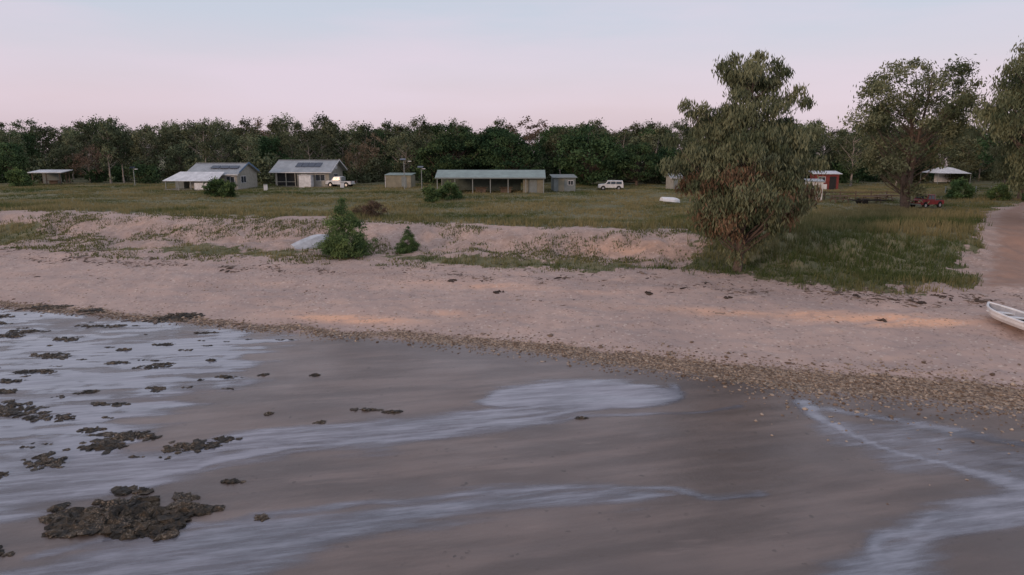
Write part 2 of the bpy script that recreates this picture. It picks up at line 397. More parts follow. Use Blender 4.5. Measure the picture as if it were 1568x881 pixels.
rocks=[(-13.4,22.5,1.0,.55),(-13.7,21.7,.9,.4),(-14.3,21.6,.7,.4),(-15.1,20.6,.8,.5),(-10.8,21.8,.9,.35),(-11.1,21.5,.7,.3),(-10.1,22.3,.5,.15),(-16.8,24.2,.4,.35),(-15.2,23.1,.4,.3),(-19.0,24.8,1.0,.5),(-17.8,24.2,.6,.3),(-19.8,25.3,.9,.6),(-13.0,15.4,.45,.3),(-7.1,23.8,.16,.12),(-6.9,17.1,.16,.12),(-8.6,19.2,.3,.08),(-15.0,27.4,.5,.25),(-15.8,25.6,.7,.2),(-16.6,30.3,.6,.25),(-16.4,30.7,.5,.2),(-22.8,32.1,.8,.35),(-22.0,31.7,.7,.3),(-18.7,30.9,.5,.25),(-12.7,28.9,.5,.2),(-14.4,31.3,.25,.15),(-8.8,29.1,.2,.12),(-5.7,25.0,.5,.08),(-4.6,24.8,.35,.12),(-9.3,24.6,.16,.08),(-11.1,29.2,.15,.12),(-20.6,39.1,1.4,.6),(-19.6,39.6,1.2,.7),(-23.8,37.7,.9,.3),(-27.0,35.6,1.0,.3),(-22.5,37.7,.6,.3),(-26.9,36.5,.9,.4),(-29.2,42.0,1.5,.5),(-26.1,41.0,1.2,.4),(-17.8,27.0,.5,.2),(-21.8,29.6,.9,.3),(-23.7,35.0,.8,.4),(-21.8,28.3,.7,.3),(-21.4,27.0,.9,.3),(-15.9,19.6,.25,.15),(2.6,24.2,.15,.06),(-32,40,2,.5),(-30,38.3,1,.3),(-34,36,1.5,.5),(-18,34,.6,.2),(-16.8,36.2,.5,.15),(-19.5,33,.5,.2)]
L=[rockpatch('r',a,b,c*1.3,d*1.25,int(30+130*c*d),1.0,.07+.045*min(c,1)) for a,b,c,d in rocks]
for i in range(120):
    cx=rng.uniform(-34,-11);cy=rng.uniform(20,42)
    if cy<cur(S,cx)-1.2: L.append(rockpatch('r',cx,cy,rng.uniform(.1,.5),rng.uniform(.05,.16),10,.8,.07))
x,y,a_,b_,c_=[np.concatenate([q_[i] for q_ in L]) for i in range(5)]
blobs('seaweed_rocks',x,y,a_,b_,c_,'',[rm],rng.random(len(x)),.33,1,.3)
n=900;x=rng.uniform(9,26,n);y=cur(S,x)-rng.gamma(1.3,1.3,n);r=rng.lognormal(-3.3,.4,n)
blobs('beach_stones',x,y,r*1.2,r,r*.6,'',[pebm],rng.random(n)**1.5)

# ------------------------------------------------------------------ trees
def tube(pts,rad,sides=6):
    pts=np.array(pts,float);V=[];n=len(pts)
    for i in range(n):
        d=pts[min(i+1,n-1)]-pts[max(i-1,0)];d=d/(np.linalg.norm(d)+1e-9)
        u=np.cross(d,[.3,.9,.1]);u/=np.linalg.norm(u)+1e-9;v=np.cross(d,u)
        for s in range(sides):
            a=2*np.pi*s/sides;V.append(pts[i]+(u*np.cos(a)+v*np.sin(a))*rad[i])
    F=[[i*sides+s,i*sides+(s+1)%sides,(i+1)*sides+(s+1)%sides,(i+1)*sides+s] for i in range(n-1) for s in range(sides)]
    return np.array(V),np.array(F)
def tree_mesh(name,H,prof,ncl,clr,lpc,leaf,droop,lm,bm_,tr,seed,lean=.04,outer=.6,trunks=1,flat=.75,irr=.35,tonew=.3,cb=.3,extra=None,limb=.34,rust=None):
    r=np.random.default_rng(seed)
    pf=np.array(prof,float)
    Vs,Fs=[],[];off=0
    def add(V,F):
        nonlocal off
        Vs.append(V);Fs.append(F+off);off+=len(V)
    tls=[]
    for ti in range(trunks):
        tp=[];a0=r.uniform(0,6.28);sp=(0 if trunks==1 else .12)
        for i in range(9):
            f=i/8
            tp.append([math.cos(a0)*f*H*sp+H*lean*math.sin(f*4+seed)*f+r.normal(0,.008*H)*(i>0),math.sin(a0)*f*H*sp+H*lean*math.cos(f*3+seed)*f-H*lean*f+r.normal(0,.008*H)*(i>0),f*H*.9-(.2 if i==0 else 0)])
        tp=np.array(tp);rd=tr*(1-np.linspace(0,1,9)*.9);rd[0]*=1.35
        V,F=tube(tp,rd,8);add(V,F);tls.append(tp)
    w=np.interp(np.linspace(0,1,200),pf[:,0],pf[:,1]);w=w**1.4+.02;w/=w.sum()
    t=r.choice(np.linspace(0,1,200),ncl,p=w)
    ang=r.uniform(0,2*np.pi,ncl)
    R0=np.interp(t,pf[:,0],pf[:,1])*(1+irr*(fbm(ang*1.3+seed,t*6,2)-.5)*2)
    rad=R0*(1-outer*(1-np.sqrt(r.random(ncl))))*r.uniform(.75,1.05,ncl)
    zz=t*H
    cx=np.cos(ang)*rad;cy=np.sin(ang)*rad
    crs=clr*r.uniform(.6,1.3,ncl)
    if extra is not None:
        e=np.array(extra,float);cx=np.append(cx,e[:,0]);cy=np.append(cy,e[:,1]);zz=np.append(zz,e[:,2]);crs=np.append(crs,e[:,3]);ncl=len(cx);rad=np.hypot(cx,cy)
    tone=np.clip(r.normal(.45,tonew,ncl),0,1)
    LP=[];LT=[];LM=[]
    for i in range(ncl):
        tp=tls[i%trunks]
        za=max(cb*H*.7,zz[i]-rad[i]*.75-clr*.4);za=min(za,H*.86);f=za/(H*.9)*8;j=min(int(f),7);p0=tp[j]*(1-(f-j))+tp[j+1]*(f-j)
        ax=np.interp(zz[i],tp[:,2],tp[:,0]);ay=np.interp(zz[i],tp[:,2],tp[:,1])
        c=np.array([cx[i]+ax*.7,cy[i]+ay*.7,zz[i]])
        mid=(p0+c)/2+np.array([0,0,-.06*rad[i]])+r.normal(0,.05*rad[i]+.02,3)
        rb=tr*limb*(1-za/H*.7)*min(1,.35+rad[i]/ (pf[:,1].max()+.01)*.7)
        V,F=tube([p0,mid,c],[rb,rb*.6,rb*.2],5);add(V,F)
        m=int(lpc*r.uniform(.6,1.3)*(crs[i]/clr)**1.3)
        g=r.normal(0,.5,(m,3));g[:,2]*=flat
        if droop>.4: g[:,2]-=np.abs(r.normal(0,.4,m))*droop
        LP.append(c+g*crs[i]);LT.append(np.full(m,tone[i])+r.normal(0,.15,m))
        pr=0.
        if rust is not None and zz[i]<rust[1]*H: pr=.75 if r.random()<rust[0] else .05
        LM.append(np.where(r.random(m)<pr,2,1))
    P_=np.concatenate(LP);tn=np.clip(np.concatenate(LT),0,1);lmi=np.concatenate(LM)
    kp=P_[:,2]>.15;P_=P_[kp];tn=tn[kp];lmi=lmi[kp];m=len(P_)
    a=r.normal(0,1,(m,3));a/=np.linalg.norm(a,axis=1)[:,None]
    if droop>0:
        a=a*(1-droop)+np.array([0,0,-1])*droop*1.2;a/=np.linalg.norm(a,axis=1)[:,None]
    b=np.cross(a,r.normal(0,1,(m,3)));b/=np.linalg.norm(b,axis=1)[:,None]
    s=r.uniform(.6,1.4,m)[:,None]
    a=a*leaf[0]*s*.5;b=b*leaf[1]*s*.5
    LV=np.stack([P_-a,P_+b,P_+a,P_-b],1).reshape(-1,3)
    nb=sum(len(f) for f in Fs);LF=np.arange(len(LV)).reshape(-1,4)+off
    V=np.concatenate(Vs+[LV]);F=np.concatenate(Fs+[LF])
    mi=np.concatenate([np.zeros(nb),lmi])
    sh=np.concatenate([np.zeros(off),np.repeat(tn,4)])
    return mesh_np(name,V,F,[bm_,lm]+([lf_rust] if rust is not None else []),mi,dict(shade=np.stack([sh]*3,-1)),obj=False)
bark_pale=simple('bark_pale',(.36,.31,.27),.9,.4,3)
bark_dark=simple('bark_dark',(.14,.105,.085),.9,.4,3)
lf_euc=leafmat('leaf_gum',(.062,.082,.048),(.18,.205,.12),0,(.05,.465),(.6,.62))
lf_dark=leafmat('leaf_mango',(.034,.066,.034),(.09,.145,.065),0,(.03,.485),(.4,.78))
lf_cas=leafmat('leaf_casuarina',(.095,.12,.068),(.25,.265,.155),.2,(.02,.49),(.2,.85))
lf_brn=leafmat('leaf_dry',(.11,.085,.06),(.22,.165,.12),0)
lf_rust=leafmat('leaf_rust',(.14,.095,.06),(.26,.18,.11),.1)
lf_bush=leafmat('leaf_bush',(.055,.10,.045),(.16,.24,.09),.15)

euc=[(0,0),(.28,.3),(.4,1.6),(.55,3.0),(.7,3.6),(.85,3.0),(.95,1.8),(1,.6)]
euc2=[(0,0),(.2,.5),(.35,2.6),(.5,3.9),(.65,4.3),(.8,3.6),(.93,2.0),(1,.5)]
tall=[(0,0),(.4,.3),(.5,1.6),(.65,2.9),(.82,2.9),(.94,1.8),(1,.5)]
low=[(0,1.6),(.3,2.6),(.6,2.8),(.85,2.0),(1,.7)]
forest=bpy.data.objects.new('forest',None);coll.objects.link(forest)
EV=[tree_mesh('gum_a',13,euc,36,1.05,90,(.42,.22),.2,lf_euc,bark_pale,.2,1),
    tree_mesh('gum_b',12,euc2,48,1.15,90,(.42,.24),.1,lf_euc,bark_pale,.22,2,),
    tree_mesh('gum_c',13.5,tall,30,1.0,85,(.42,.2),.3,lf_euc,bark_pale,.17,3,irr=.7,cb=.5),
    tree_mesh('gum_d',12,euc2,56,1.3,90,(.44,.25),.1,lf_dark,bark_dark,.22,4),
    tree_mesh('gum_e',13,euc2,38,.95,85,(.42,.22),.2,lf_euc,bark_pale,.2,5,irr=.8),
    tree_mesh('gum_f',11,euc2,50,1.2,95,(.44,.25),.1,lf_euc,bark_dark,.2,6),
    tree_mesh('gum_g',12.5,euc,24,.9,80,(.40,.2),.3,lf_brn,bark_pale,.16,7,irr=.8)]
UV=[tree_mesh('under_a',5,low,30,1.3,80,(.45,.26),.1,lf_euc,bark_dark,.1,11,cb=.05),
    tree_mesh('under_b',4.5,low,30,1.3,80,(.45,.26),.1,lf_dark,bark_dark,.1,12,cb=.05)]
r=np.random.default_rng(8)
pick=[0,0,0,1,1,1,2,2,3,3,4,4,5,5,6]
for row,(Y0,sp,sc) in enumerate([(133,8,.74),(141,6.5,.85),(151,6.3,.93),(163,7,.97),(180,8,1.02),(205,9,1.10)]):
    X0=-(.76*Y0+16)
    while X0<.76*Y0+16:
        X0+=sp*r.uniform(.4,1.6);yy=Y0+r.uniform(-4,4)
        s=sc*r.uniform(.80,1.10)*(1.08 if r.random()<.12 else 1)
        inst_obj('gum',EV[pick[r.integers(len(pick))]],(X0,yy,3.3),r.uniform(0,6.28),(s*r.uniform(.85,1.2),s*r.uniform(.85,1.2),s),forest)
for Y0,sp in((130,7.5),(137,5.5),(147,5.5),(158,6),(172,7)):
    X0=-(.76*Y0+14)
    while X0<.76*Y0+14:
        X0+=sp*r.uniform(.4,1.6);s=r.uniform(.5,1.15)
        inst_obj('understorey',UV[r.integers(2)],(X0,Y0+r.uniform(-3,3),3.2),r.uniform(0,6.28),s,forest)

def place(name,me,x,y,rot=0,sc=1): return inst_obj(name,me,(x,y,Z(x,y)-.05),rot,sc)
mango=[(0,0),(.12,.5),(.2,4.2),(.4,6.2),(.6,6.2),(.8,4.8),(.93,3.0),(1,1)]
mm=[tree_mesh('mango_m',10.0,mango,100,1.4,150,(.42,.24),.15,lf_dark,bark_dark,.35,21+i,cb=.15,flat=.45,tonew=.4) for i in range(2)]
place('mango_tree',mm[0],13.3,121,0,1.0);place('mango_tree',mm[1],0,124,1,.86);place('mango_tree',mm[0],-11,126,2,1.02);place('mango_tree',mm[1],22,122,3,.72)
place('mango_tree',mm[1],-3,130,4,1.0);place('mango_tree',mm[1],28.5,127,4,.65)
dry=tree_mesh('dry_m',8,euc2,40,.9,70,(.35,.16),.2,lf_brn,bark_pale,.16,31,irr=.5)
place('dry_gum_tree',dry,-29,129,0,(.62,.62,.88));place('dry_gum_tree',dry,-80,131,2,.85)
place('gum_tree',EV[4],-74.4,128,1,(.8,.8,.98));place('gum_tree',EV[2],-57,129,1,.85);place('gum_tree',EV[1],-20,129,3,.8)
place('gum_tree',EV[0],40,122,1,.8);place('gum_tree',EV[4],58,118,2,.85);place('gum_tree',EV[1],68,122,2,.9);place('gum_tree',EV[5],50,126,2,.95);place('gum_tree',EV[3],84,118,2,.95)
cas=[(0,0),(.09,.3),(.14,1.4),(.23,2.8),(.36,4.0),(.52,4.5),(.64,4.0),(.72,2.7),(.82,2.1),(.92,1.6),(1,.6)]
ex=[(-4.3,0,11.2,.5),(-3.7,.3,10.6,.55),(-3.2,0,10.9,.5),(3.1,0,12.1,.5),(2.6,.2,11.6,.6),(3.5,-.2,11.3,.5),(-1.9,0,13.6,.55),(-1.2,0,14.0,.5),(1.6,.2,13.7,.55),(2.0,-.3,13.2,.5),(.4,0,14.2,.45),(4.6,0,9.3,.6),(-4.8,.4,9.0,.6),(5.0,-.2,7.4,.6),(-5.0,0,7.2,.6),(4.7,.3,5.6,.6),(-1.4,0,13.0,.6),(1.5,0,12.8,.6)]
me=tree_mesh('casuarina_big',14.2,cas,190,.68,310,(.34,.08),.6,lf_cas,bark_dark,.26,41,outer=.5,irr=.45,cb=.12,trunks=1,tonew=.34,extra=ex,lean=.02,rust=(.3,.5))
place('casuarina_tree',me,15.5,46.3,0)
t2=[(0,0),(.10,.3),(.16,2.4),(.3,4.2),(.45,5.4),(.6,6.2),(.75,5.8),(.88,4.2),(.97,2),(1,.8)]
me=tree_mesh('river_gum',15.8,t2,125,1.0,190,(.36,.13),.35,lf_cas,bark_dark,.36,43,outer=.4,irr=.6,trunks=2,cb=.12,limb=.24,tonew=.35)
place('gum_tree',me,42.9,74.8,.3)
t3=[(0,0),(.1,.6),(.2,3.2),(.4,5.2),(.6,5.4),(.8,4.0),(.95,1.8),(1,.6)]
me=tree_mesh('casuarina_right',18.0,t3,150,.95,260,(.40,.11),.6,lf_cas,bark_dark,.35,47,outer=.5,irr=.7,cb=.15,extra=[(-5.2,0,13.5,.8),(-5.6,0,11,.8),(-4.6,0,8,.9),(-5.4,0,9.5,.8),(-3.2,0,15.5,.7),(-2.6,0,16.8,.7)])
place('casuarina_tree',me,49.4,63.0,0);place('casuarina_tree',me,65,88,2.6,.85)
pine=[(0,1.5),(.12,1.9),(.3,1.75),(.5,1.25),(.7,.8),(.88,.35),(1,.05)]
me=tree_mesh('young_pine',4.3,pine,170,.36,120,(.2,.05),.1,lf_bush,bark_dark,.07,51,outer=.55,irr=.4,cb=.02,tonew=.3)
place('young_casuarina_tree',me,-13.0,53,0,1.05);place('young_casuarina_tree',me,-8.3,53.5,1.5,.5)
bush=[(0,1.0),(.3,1.6),(.6,1.5),(.85,.9),(1,.3)]
me=tree_mesh('bush',2.2,bush,40,.42,110,(.26,.11),0,lf_bush,bark_dark,.05,61,cb=.05)
for x,y,s in((-39.6,93,1.1),(-9.8,83.8,.85),(-8.0,88,1.0),(58,89,1.1),(61,86,.9),(-38,92,.9),(-84,118,1.3),(64,84,.9)): place('shrub',me,x,y,x,s)
me2=tree_mesh('weed',2.0,bush,26,.45,90,(.3,.06),0,lf_brn,bark_dark,.04,62,cb=.05)
place('dry_shrub',me2,-13.3,66,0,.85);place('dry_shrub',me2,-14.5,66.5,1,.6)

# ------------------------------------------------------------------ buildings / objects
def root(name,x,y,rot=0,dz=0):
    o=bpy.data.objects.new(name,None);coll.objects.link(o);o.location=(x,y,Z(x,y)+dz);o.rotation_euler=(0,0,rot);return o
def poly(parent,name,V,F,mat,bev=0):
    me=bpy.data.meshes.new(name);me.from_pydata([tuple(v) for v in V],[],F);me.materials.append(mat);me.update()
    o=bpy.data.objects.new(name,me);coll.objects.link(o);o.parent=parent
    if bev:
        b=o.modifiers.new('b','BEVEL');b.width=bev;b.segments=2
    return o
def box(parent,name,c,s,mat,bev=0.,rot=None):
    x,y,z=[q/2 for q in s]
    V=[(i*x,j*y,l*z) for l in(-1,1) for j in(-1,1) for i in(-1,1)]
    F=[(0,2,3,1),(4,5,7,6),(0,1,5,4),(2,6,7,3),(0,4,6,2),(1,3,7,5)]
    o=poly(parent,name,V,F,mat,bev);o.location=c
    if rot:o.rotation_euler=rot
    return o
def cyl(parent,name,c,r_,h,mat,axis='Z',n=20,r2=None):
    r2=r_ if r2 is None else r2
    V=[(r_*math.cos(2*math.pi*i/n),r_*math.sin(2*math.pi*i/n),-h/2) for i in range(n)]+[(r2*math.cos(2*math.pi*i/n),r2*math.sin(2*math.pi*i/n),h/2) for i in range(n)]
    F=[(i,(i+1)%n,n+(i+1)%n,n+i) for i in range(n)]+[tuple(range(n))[::-1],tuple(range(n,2*n))]
    o=poly(parent,name,V,F,mat);o.location=c
    if axis=='X':o.rotation_euler=(0,math.pi/2,0)
    if axis=='Y':o.rotation_euler=(math.pi/2,0,0)
    return o
def slab(parent,name,p,th,mat):
    P=[Vector(q) for q in p];nrm=(P[1]-P[0]).cross(P[3]-P[0]).normalized()
    if nrm.z<0:nrm=-nrm
    V=[q for q in P]+[q-nrm*th for q in P]
    return poly(parent,name,V,[(0,1,2,3),(7,6,5,4),(0,4,5,1),(1,5,6,2),(2,6,7,3),(3,7,4,0)],mat)
def corr(name,col,rough=.4,axis=0,metal=.0,scale=26):
    k=NT(name)
    w=k.n('ShaderNodeTexWave');w.wave_type='BANDS';w.bands_direction='XYZ'[axis];w.inputs['Scale'].default_value=scale/ (2*math.pi)*.9;w.inputs['Distortion'].default_value=0
    k.l(k.pos(),w.inputs['Vector'])
    n=k.noise(.8,5,.7)
    c=k.mix(k.rng(n,.35,.7),tuple(q*.72 for q in col),col)
    k.bsdf(c,rough,k.bump(w.outputs['Fac'],.5,.03),.4,metal);return k.m
M=dict(white=simple('paint_white',(.66,.66,.67),.5,.2),roofw=corr('roof_white',(.76,.78,.81)),roofg=corr('roof_grey',(.36,.39,.41)),roofgreen=corr('roof_green',(.25,.33,.30)),
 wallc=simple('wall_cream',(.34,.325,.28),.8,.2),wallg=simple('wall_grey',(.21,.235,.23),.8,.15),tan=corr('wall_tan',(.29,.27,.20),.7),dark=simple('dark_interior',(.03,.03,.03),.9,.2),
 glass=simple('window_glass',(.03,.04,.05),.1,.1,spec=.6),solar=simple('solar_cell',(.02,.025,.05),.15,.1,spec=.6),wood=simple('timber',(.15,.11,.08),.85,.3),post=simple('steel_post',(.27,.29,.28),.5,.1),
 blue=simple('trim_blue',(.10,.18,.30),.5,.1),conc=simple('concrete',(.28,.26,.23),.9,.2),red=simple('paint_red',(.26,.028,.028),.5,.2),tyre=simple('tyre',(.02,.02,.02),.9,.1),
 chrome=simple('alloy',(.5,.5,.5),.35,.1,metal=.8),hull=simple('hull_white',(.76,.76,.76),.4,.12),alu=simple('hull_alu',(.46,.48,.51),.45,.2),lamp=simple('lamp_lens',(.6,.55,.5),.2,.05),inner=simple('boat_floor',(.40,.40,.42),.7,.25),redbr=simple('rust_red',(.20,.045,.04),.7,.3),
 shade=simple('wall_shaded_green',(.10,.125,.11),.85,.2))  # shed back wall, shade of the open interior put into its colour

def gable(p,x0,x1,y0,y1,hw,hr,wall,roof,ov=.45,th=.08,ridge=None):
    ym=(y0+y1)/2 if ridge is None else ridge
    V=[(x0,y0,0),(x1,y0,0),(x1,y1,0),(x0,y1,0),(x0,y0,hw),(x1,y0,hw),(x1,y1,hw),(x0,y1,hw),(x0,ym,hr-.02),(x1,ym,hr-.02)]
    poly(p,'walls',V,[(0,1,5,4),(2,3,7,6),(1,2,6,9,5),(3,0,4,8,7),(3,2,1,0)],wall)
    e=lambda yy:hw+(hr-hw)*(1-(abs(yy-ym)/((ym-y0) if yy<ym else (y1-ym))))
    ya,yb=y0-ov,y1+ov
    slab(p,'roof_front',[(x0-ov,ya,e(ya)+.1),(x1+ov,ya,e(ya)+.1),(x1+ov,ym,hr+.1),(x0-ov,ym,hr+.1)],th,roof)
    slab(p,'roof_back',[(x0-ov,ym+.003,hr+.1),(x1+ov,ym+.003,hr+.1),(x1+ov,yb,e(yb)+.1),(x0-ov,yb,e(yb)+.1)],th,roof)
    box(p,'ridge_cap',(0.5*(x0+x1),ym,hr+.13),(x1-x0+2*ov+.02,.3,.05),roof)
    box(p,'gutter',(0.5*(x0+x1),ya-.07,e(ya)+.02),(x1-x0+2*ov,.12,.12),M['white'])
def window(p,x,y,z,w,h,ax='y',fr=None):
    fr=fr or M['white']
    if ax=='y':
        box(p,'window_frame',(x,y-.03,z),(w+.14,.06,h+.14),fr);box(p,'window_glass',(x,y-.065,z),(w,.03,h),M['glass']);box(p,'mullion',(x,y-.09,z),(.05,.03,h),fr)
    else:
        box(p,'window_frame',(x+.03,y,z),(.06,w+.14,h+.14),fr);box(p,'window_glass',(x+.065,y,z),(.03,w,h),M['glass']);box(p,'mullion',(x+.09,y,z),(.03,.05,h),fr)
def door(p,x,y,w=.9,h=2.0,mat=None):
    box(p,'door_frame',(x,y-.03,h/2+.1),(w+.14,.06,h+.1),M['white']);box(p,'door',(x,y-.07,h/2+.08),(w,.04,h),mat or M['wallg'])

h=root('beach_house',-48.3,112.5,R(-6));h.scale=(.9,1,1)
gable(h,-3.4,5.6,-2.6,4.2,2.5,3.95,M['wallc'],M['roofg'],.5)
slab(h,'verandah_roof',[(-6.3,-5.6,1.45),(3.6,-5.6,1.45),(3.6,-2.95,2.78),(-4.6,-2.95,2.78)],.07,M['roofw'])
slab(h,'side_roof',[(-6.3,-2.9,1.9),(-3.95,-2.9,2.6),(-3.95,3,2.6),(-6.3,3,1.9)],.07,M['roofw'])
for i in range(5): box(h,'verandah_post',(-5.9+i*2.3,-5.3,.75),(.1,.1,1.45),M['post'])
box(h,'verandah_screen',(1.0,-5.25,.6),(3.4,.05,1.1),M['white']);box(h,'water_tank_base',(-5.2,-1.5,.9),(1.6,2.2,1.8),M['wallg'])
window(h,0,-2.6,1.5,1.6,1.0);window(h,4.4,-2.6,1.5,1.4,1.0);door(h,1.8,-2.6);window(h,5.6,-.6,1.5,1.5,1.0,'x')
box(h,'floor_slab',(0,-1,.05),(12.2,9.4,.14),M['conc'])
sl=(3.95-2.5)/3.4
for i in range(3):
    box(h,'solar_panel',(0.8+i*1.75,-.9,4.05-1.7*sl+.16),(1.6,1.0,.05),M['solar'],rot=(math.atan(sl),0,0))
for i in range(2): box(h,'barge_end',(5.6+.51,-.9+i*3.4,3.42),(.05,3.75,.2),M['blue'],rot=(math.atan(sl)*(1 if i==0 else -1),0,0))
h=root('fibro_house',-35.3,119.5,R(-5))
gable(h,-4.7,4.7,-2.6,4.4,2.75,4.35,M['wallc'],M['roofg'],.7)
box(h,'porch_shade_panel',(-2.6,-2.62,1.3),(3.4,.06,2.2),M['dark']);  # flat dark panel painted as the shade inside the porch
for x in(-4.2,-2.6,-1.0): box(h,'porch_post',(x,-3.1,1.3),(.12,.12,2.6),M['wallc'])
box(h,'porch_rail',(-2.6,-3.12,.9),(3.3,.06,.08),M['wallc']);door(h,0.4,-2.6)
box(h,'white_tank_shed',(1.1,-3.6,1.0),(2.1,1.3,2.0),M['white'],.04);box(h,'shed_roof',(1.1,-3.6,2.05),(2.3,1.5,.06),M['roofw'])
window(h,3.2,-2.6,1.6,1.5,1.0);window(h,4.7,.6,1.6,1.6,1.0,'x');box(h,'gable_vent',(4.73,.9,3.2),(.05,1.4,.5),M['white'])
sl=1.6/3.5
for i in range(4): box(h,'solar_panel',(-1.0+i*1.12,-.9,4.47-1.8*sl+.04),(1.02,1.6,.05),M['solar'],rot=(math.atan(sl),0,0))
for i in range(2): box(h,'barge_end',(5.43,-.97+i*3.75,3.62),(.05,4.4,.22),M['white'],rot=(math.atan(sl)*(1 if i==0 else -1),0,0))
box(h,'slab',(0,.5,.05),(10,8,.12),M['conc'])
h=root('picnic_shelter',-82.5,123.7,R(4))
slab(h,'roof',[(-2.9,-1.9,2.25),(2.9,-1.9,2.25),(2.9,1.9,2.6),(-2.9,1.9,2.6)],.12,M['roofw'])
for x in(-2.3,0,2.3):
    for y in(-1.5,1.5): box(h,'post',(x,y,1.1),(.14,.14,2.25),M['wood'])
box(h,'back_wall',(-.6,1.3,1.1),(3.2,.1,2.0),M['wallg']);box(h,'table',(.3,0,.72),(2.0,.8,.08),M['wood']);box(h,'table_leg',(.3,0,.35),(1.4,.1,.66),M['wood'])
h=root('garden_shed',-18.5,114.5,R(-8))
box(h,'walls',(0,0,1.05),(4.3,2.6,2.1),M['tan']);slab(h,'roof',[(-2.3,-1.5,2.15),(2.3,-1.5,2.15),(2.3,1.5,2.4),(-2.3,1.5,2.4)],.07,M['roofgreen']);box(h,'door',(1.0,-1.32,.95),(.85,.05,1.85),M['wallg']);box(h,'trim',(-2.17,-1.32,1.05),(.08,.06,2.1),M['white'])
h=root('open_shed',-3.1,102.6,R(-1))
slab(h,'roof_front',[(-8.0,-3.0,2.25),(8.0,-3.0,2.25),(8.0,.4,3.25),(-8.0,.4,3.25)],.1,M['roofgreen'])
slab(h,'roof_back',[(-8.0,.403,3.25),(8.0,.403,3.25),(8.0,3.2,2.4),(-8.0,3.2,2.4)],.1,M['roofgreen'])
box(h,'fascia',(0,-3.05,2.19),(16,.06,.16),M['wallg'])
for i in range(7):
    for y in(-2.7,2.9): box(h,'post',(-7.7+i*2.57,y,1.15),(.11,.11,2.3),M['post'])
box(h,'back_wall',(-1.6,2.7,1.15),(12,.08,2.2),M['shade']);box(h,'store_room',(6.2,.1,1.12),(2.9,4.6,2.2),M['tan']);box(h,'store_door',(6.2,-2.23,1.0),(1.1,.05,1.9),M['wallg'])
for x in(-5.5,-1.5,2.2):
    box(h,'table_top',(x,-.5,.74),(2,.8,.07),M['wood']);box(h,'table_leg',(x,-.5,.36),(1.5,.1,.7),M['wood']);box(h,'bench',(x,-1.3,.45),(2,.28,.06),M['wood']);box(h,'bench_leg',(x,-1.3,.21),(1.5,.06,.42),M['wood'])
h=root('store_shed',7.8,105,R(5))
box(h,'walls',(0,0,1.05),(3.3,2.6,2.1),M['wallg']);slab(h,'roof',[(-1.9,-1.6,2.1),(1.9,-1.6,2.1),(1.9,1.6,2.45),(-1.9,1.6,2.45)],.07,M['wallg']);box(h,'door',(-.5,-1.32,.95),(.9,.05,1.9),M['tan']);window(h,.9,-1.3,1.3,.7,.6)
h=root('garden_shed',25.9,110.5,R(10))
gable(h,-.9,.9,-1,1,1.9,2.4,M['wallc'],M['roofg'],.2);box(h,'door',(0,-1.03,.9),(.8,.05,1.75),M['wallg'])
h=root('toilet_block',37.9,86.5,R(-12))
box(h,'walls',(0,0,1.2),(1.8,1.8,2.4),M['white'],.03);slab(h,'roof',[(-1.05,-1.1,2.42),(1.05,-1.1,2.42),(1.05,1.1,2.65),(-1.05,1.1,2.65)],.06,M['roofg']);box(h,'door',(.3,-.92,1.0),(.75,.05,1.95),M['wallc']);box(h,'vent_pipe',(-.7,1.0,1.6),(.1,.1,3.0),M['post'])
h=root('red_shed',50.4,111.5,R(-8))
box(h,'walls',(0,0,1.2),(3.6,3,2.4),M['redbr']);slab(h,'roof',[(-2.2,-1.8,2.45),(2.2,-1.8,2.45),(2.2,1.8,2.8),(-2.2,1.8,2.8)],.08,M['roofw']);box(h,'door',(.9,-1.52,1.0),(1,.05,2),M['dark']);window(h,-.8,-1.5,1.5,1,.8);box(h,'lower_cladding',(-.85,-1.53,.4),(1.8,.04,.8),M['white'])
h=root('shade_canopy',79,126,R(5))
V=[(-3.2,-2.4,2.0),(3.2,-2.4,1.9),(3.2,2.4,2.0),(-3.2,2.4,2.0),(-.9,0,3.1),(1.2,0,2.9)]
poly(h,'canopy_roof',V,[(0,1,5,4),(1,2,5),(2,3,4,5),(3,0,4)],M['white'])
for x in(-3.1,3.1):
    for y in(-2.3,2.3): box(h,'pole',(x,y,1.0),(.07,.07,2.0),M['post'])
box(h,'side_wall',(1.2,2.3,1.0),(3.2,.04,1.6),M['white'])
def solar_pole(name,x,y,H_,arm=.9):
    p=root(name,x,y);cyl(p,'pole',(0,0,H_/2),.07,H_,M['post'],n=10,r2=.05)
    box(p,'arm',(arm/2,0,H_-.15),(arm,.05,.05),M['post']);box(p,'lamp_head',(arm,0,H_-.2),(.5,.22,.1),M['white'],.02)
    box(p,'solar_panel',(-.15,0,H_+.1),(.9,.7,.05),M['solar'],rot=(R(18),0,0));return p
solar_pole('street_lamp',-16.9,108.4,4.6);solar_pole('street_lamp',-66.5,121.6,3.0,.5);solar_pole('street_lamp',-96.3,130.6,2.9,.5);solar_pole('street_lamp',-14.4,110,3.4,.4)
for x,y in((-38.2,106.8),(-27.6,112)):
    p=root('wheelie_bin',x,y,.4);o=box(p,'bin_body',(0,0,.5),(.55,.6,.9),M['white'],.04);box(p,'lid',(0,-.02,.98),(.6,.68,.07),M['wallg'],.02)
    cyl(p,'wheel',(0,.3,.1),.1,.5,M['tyre'],'X',12)

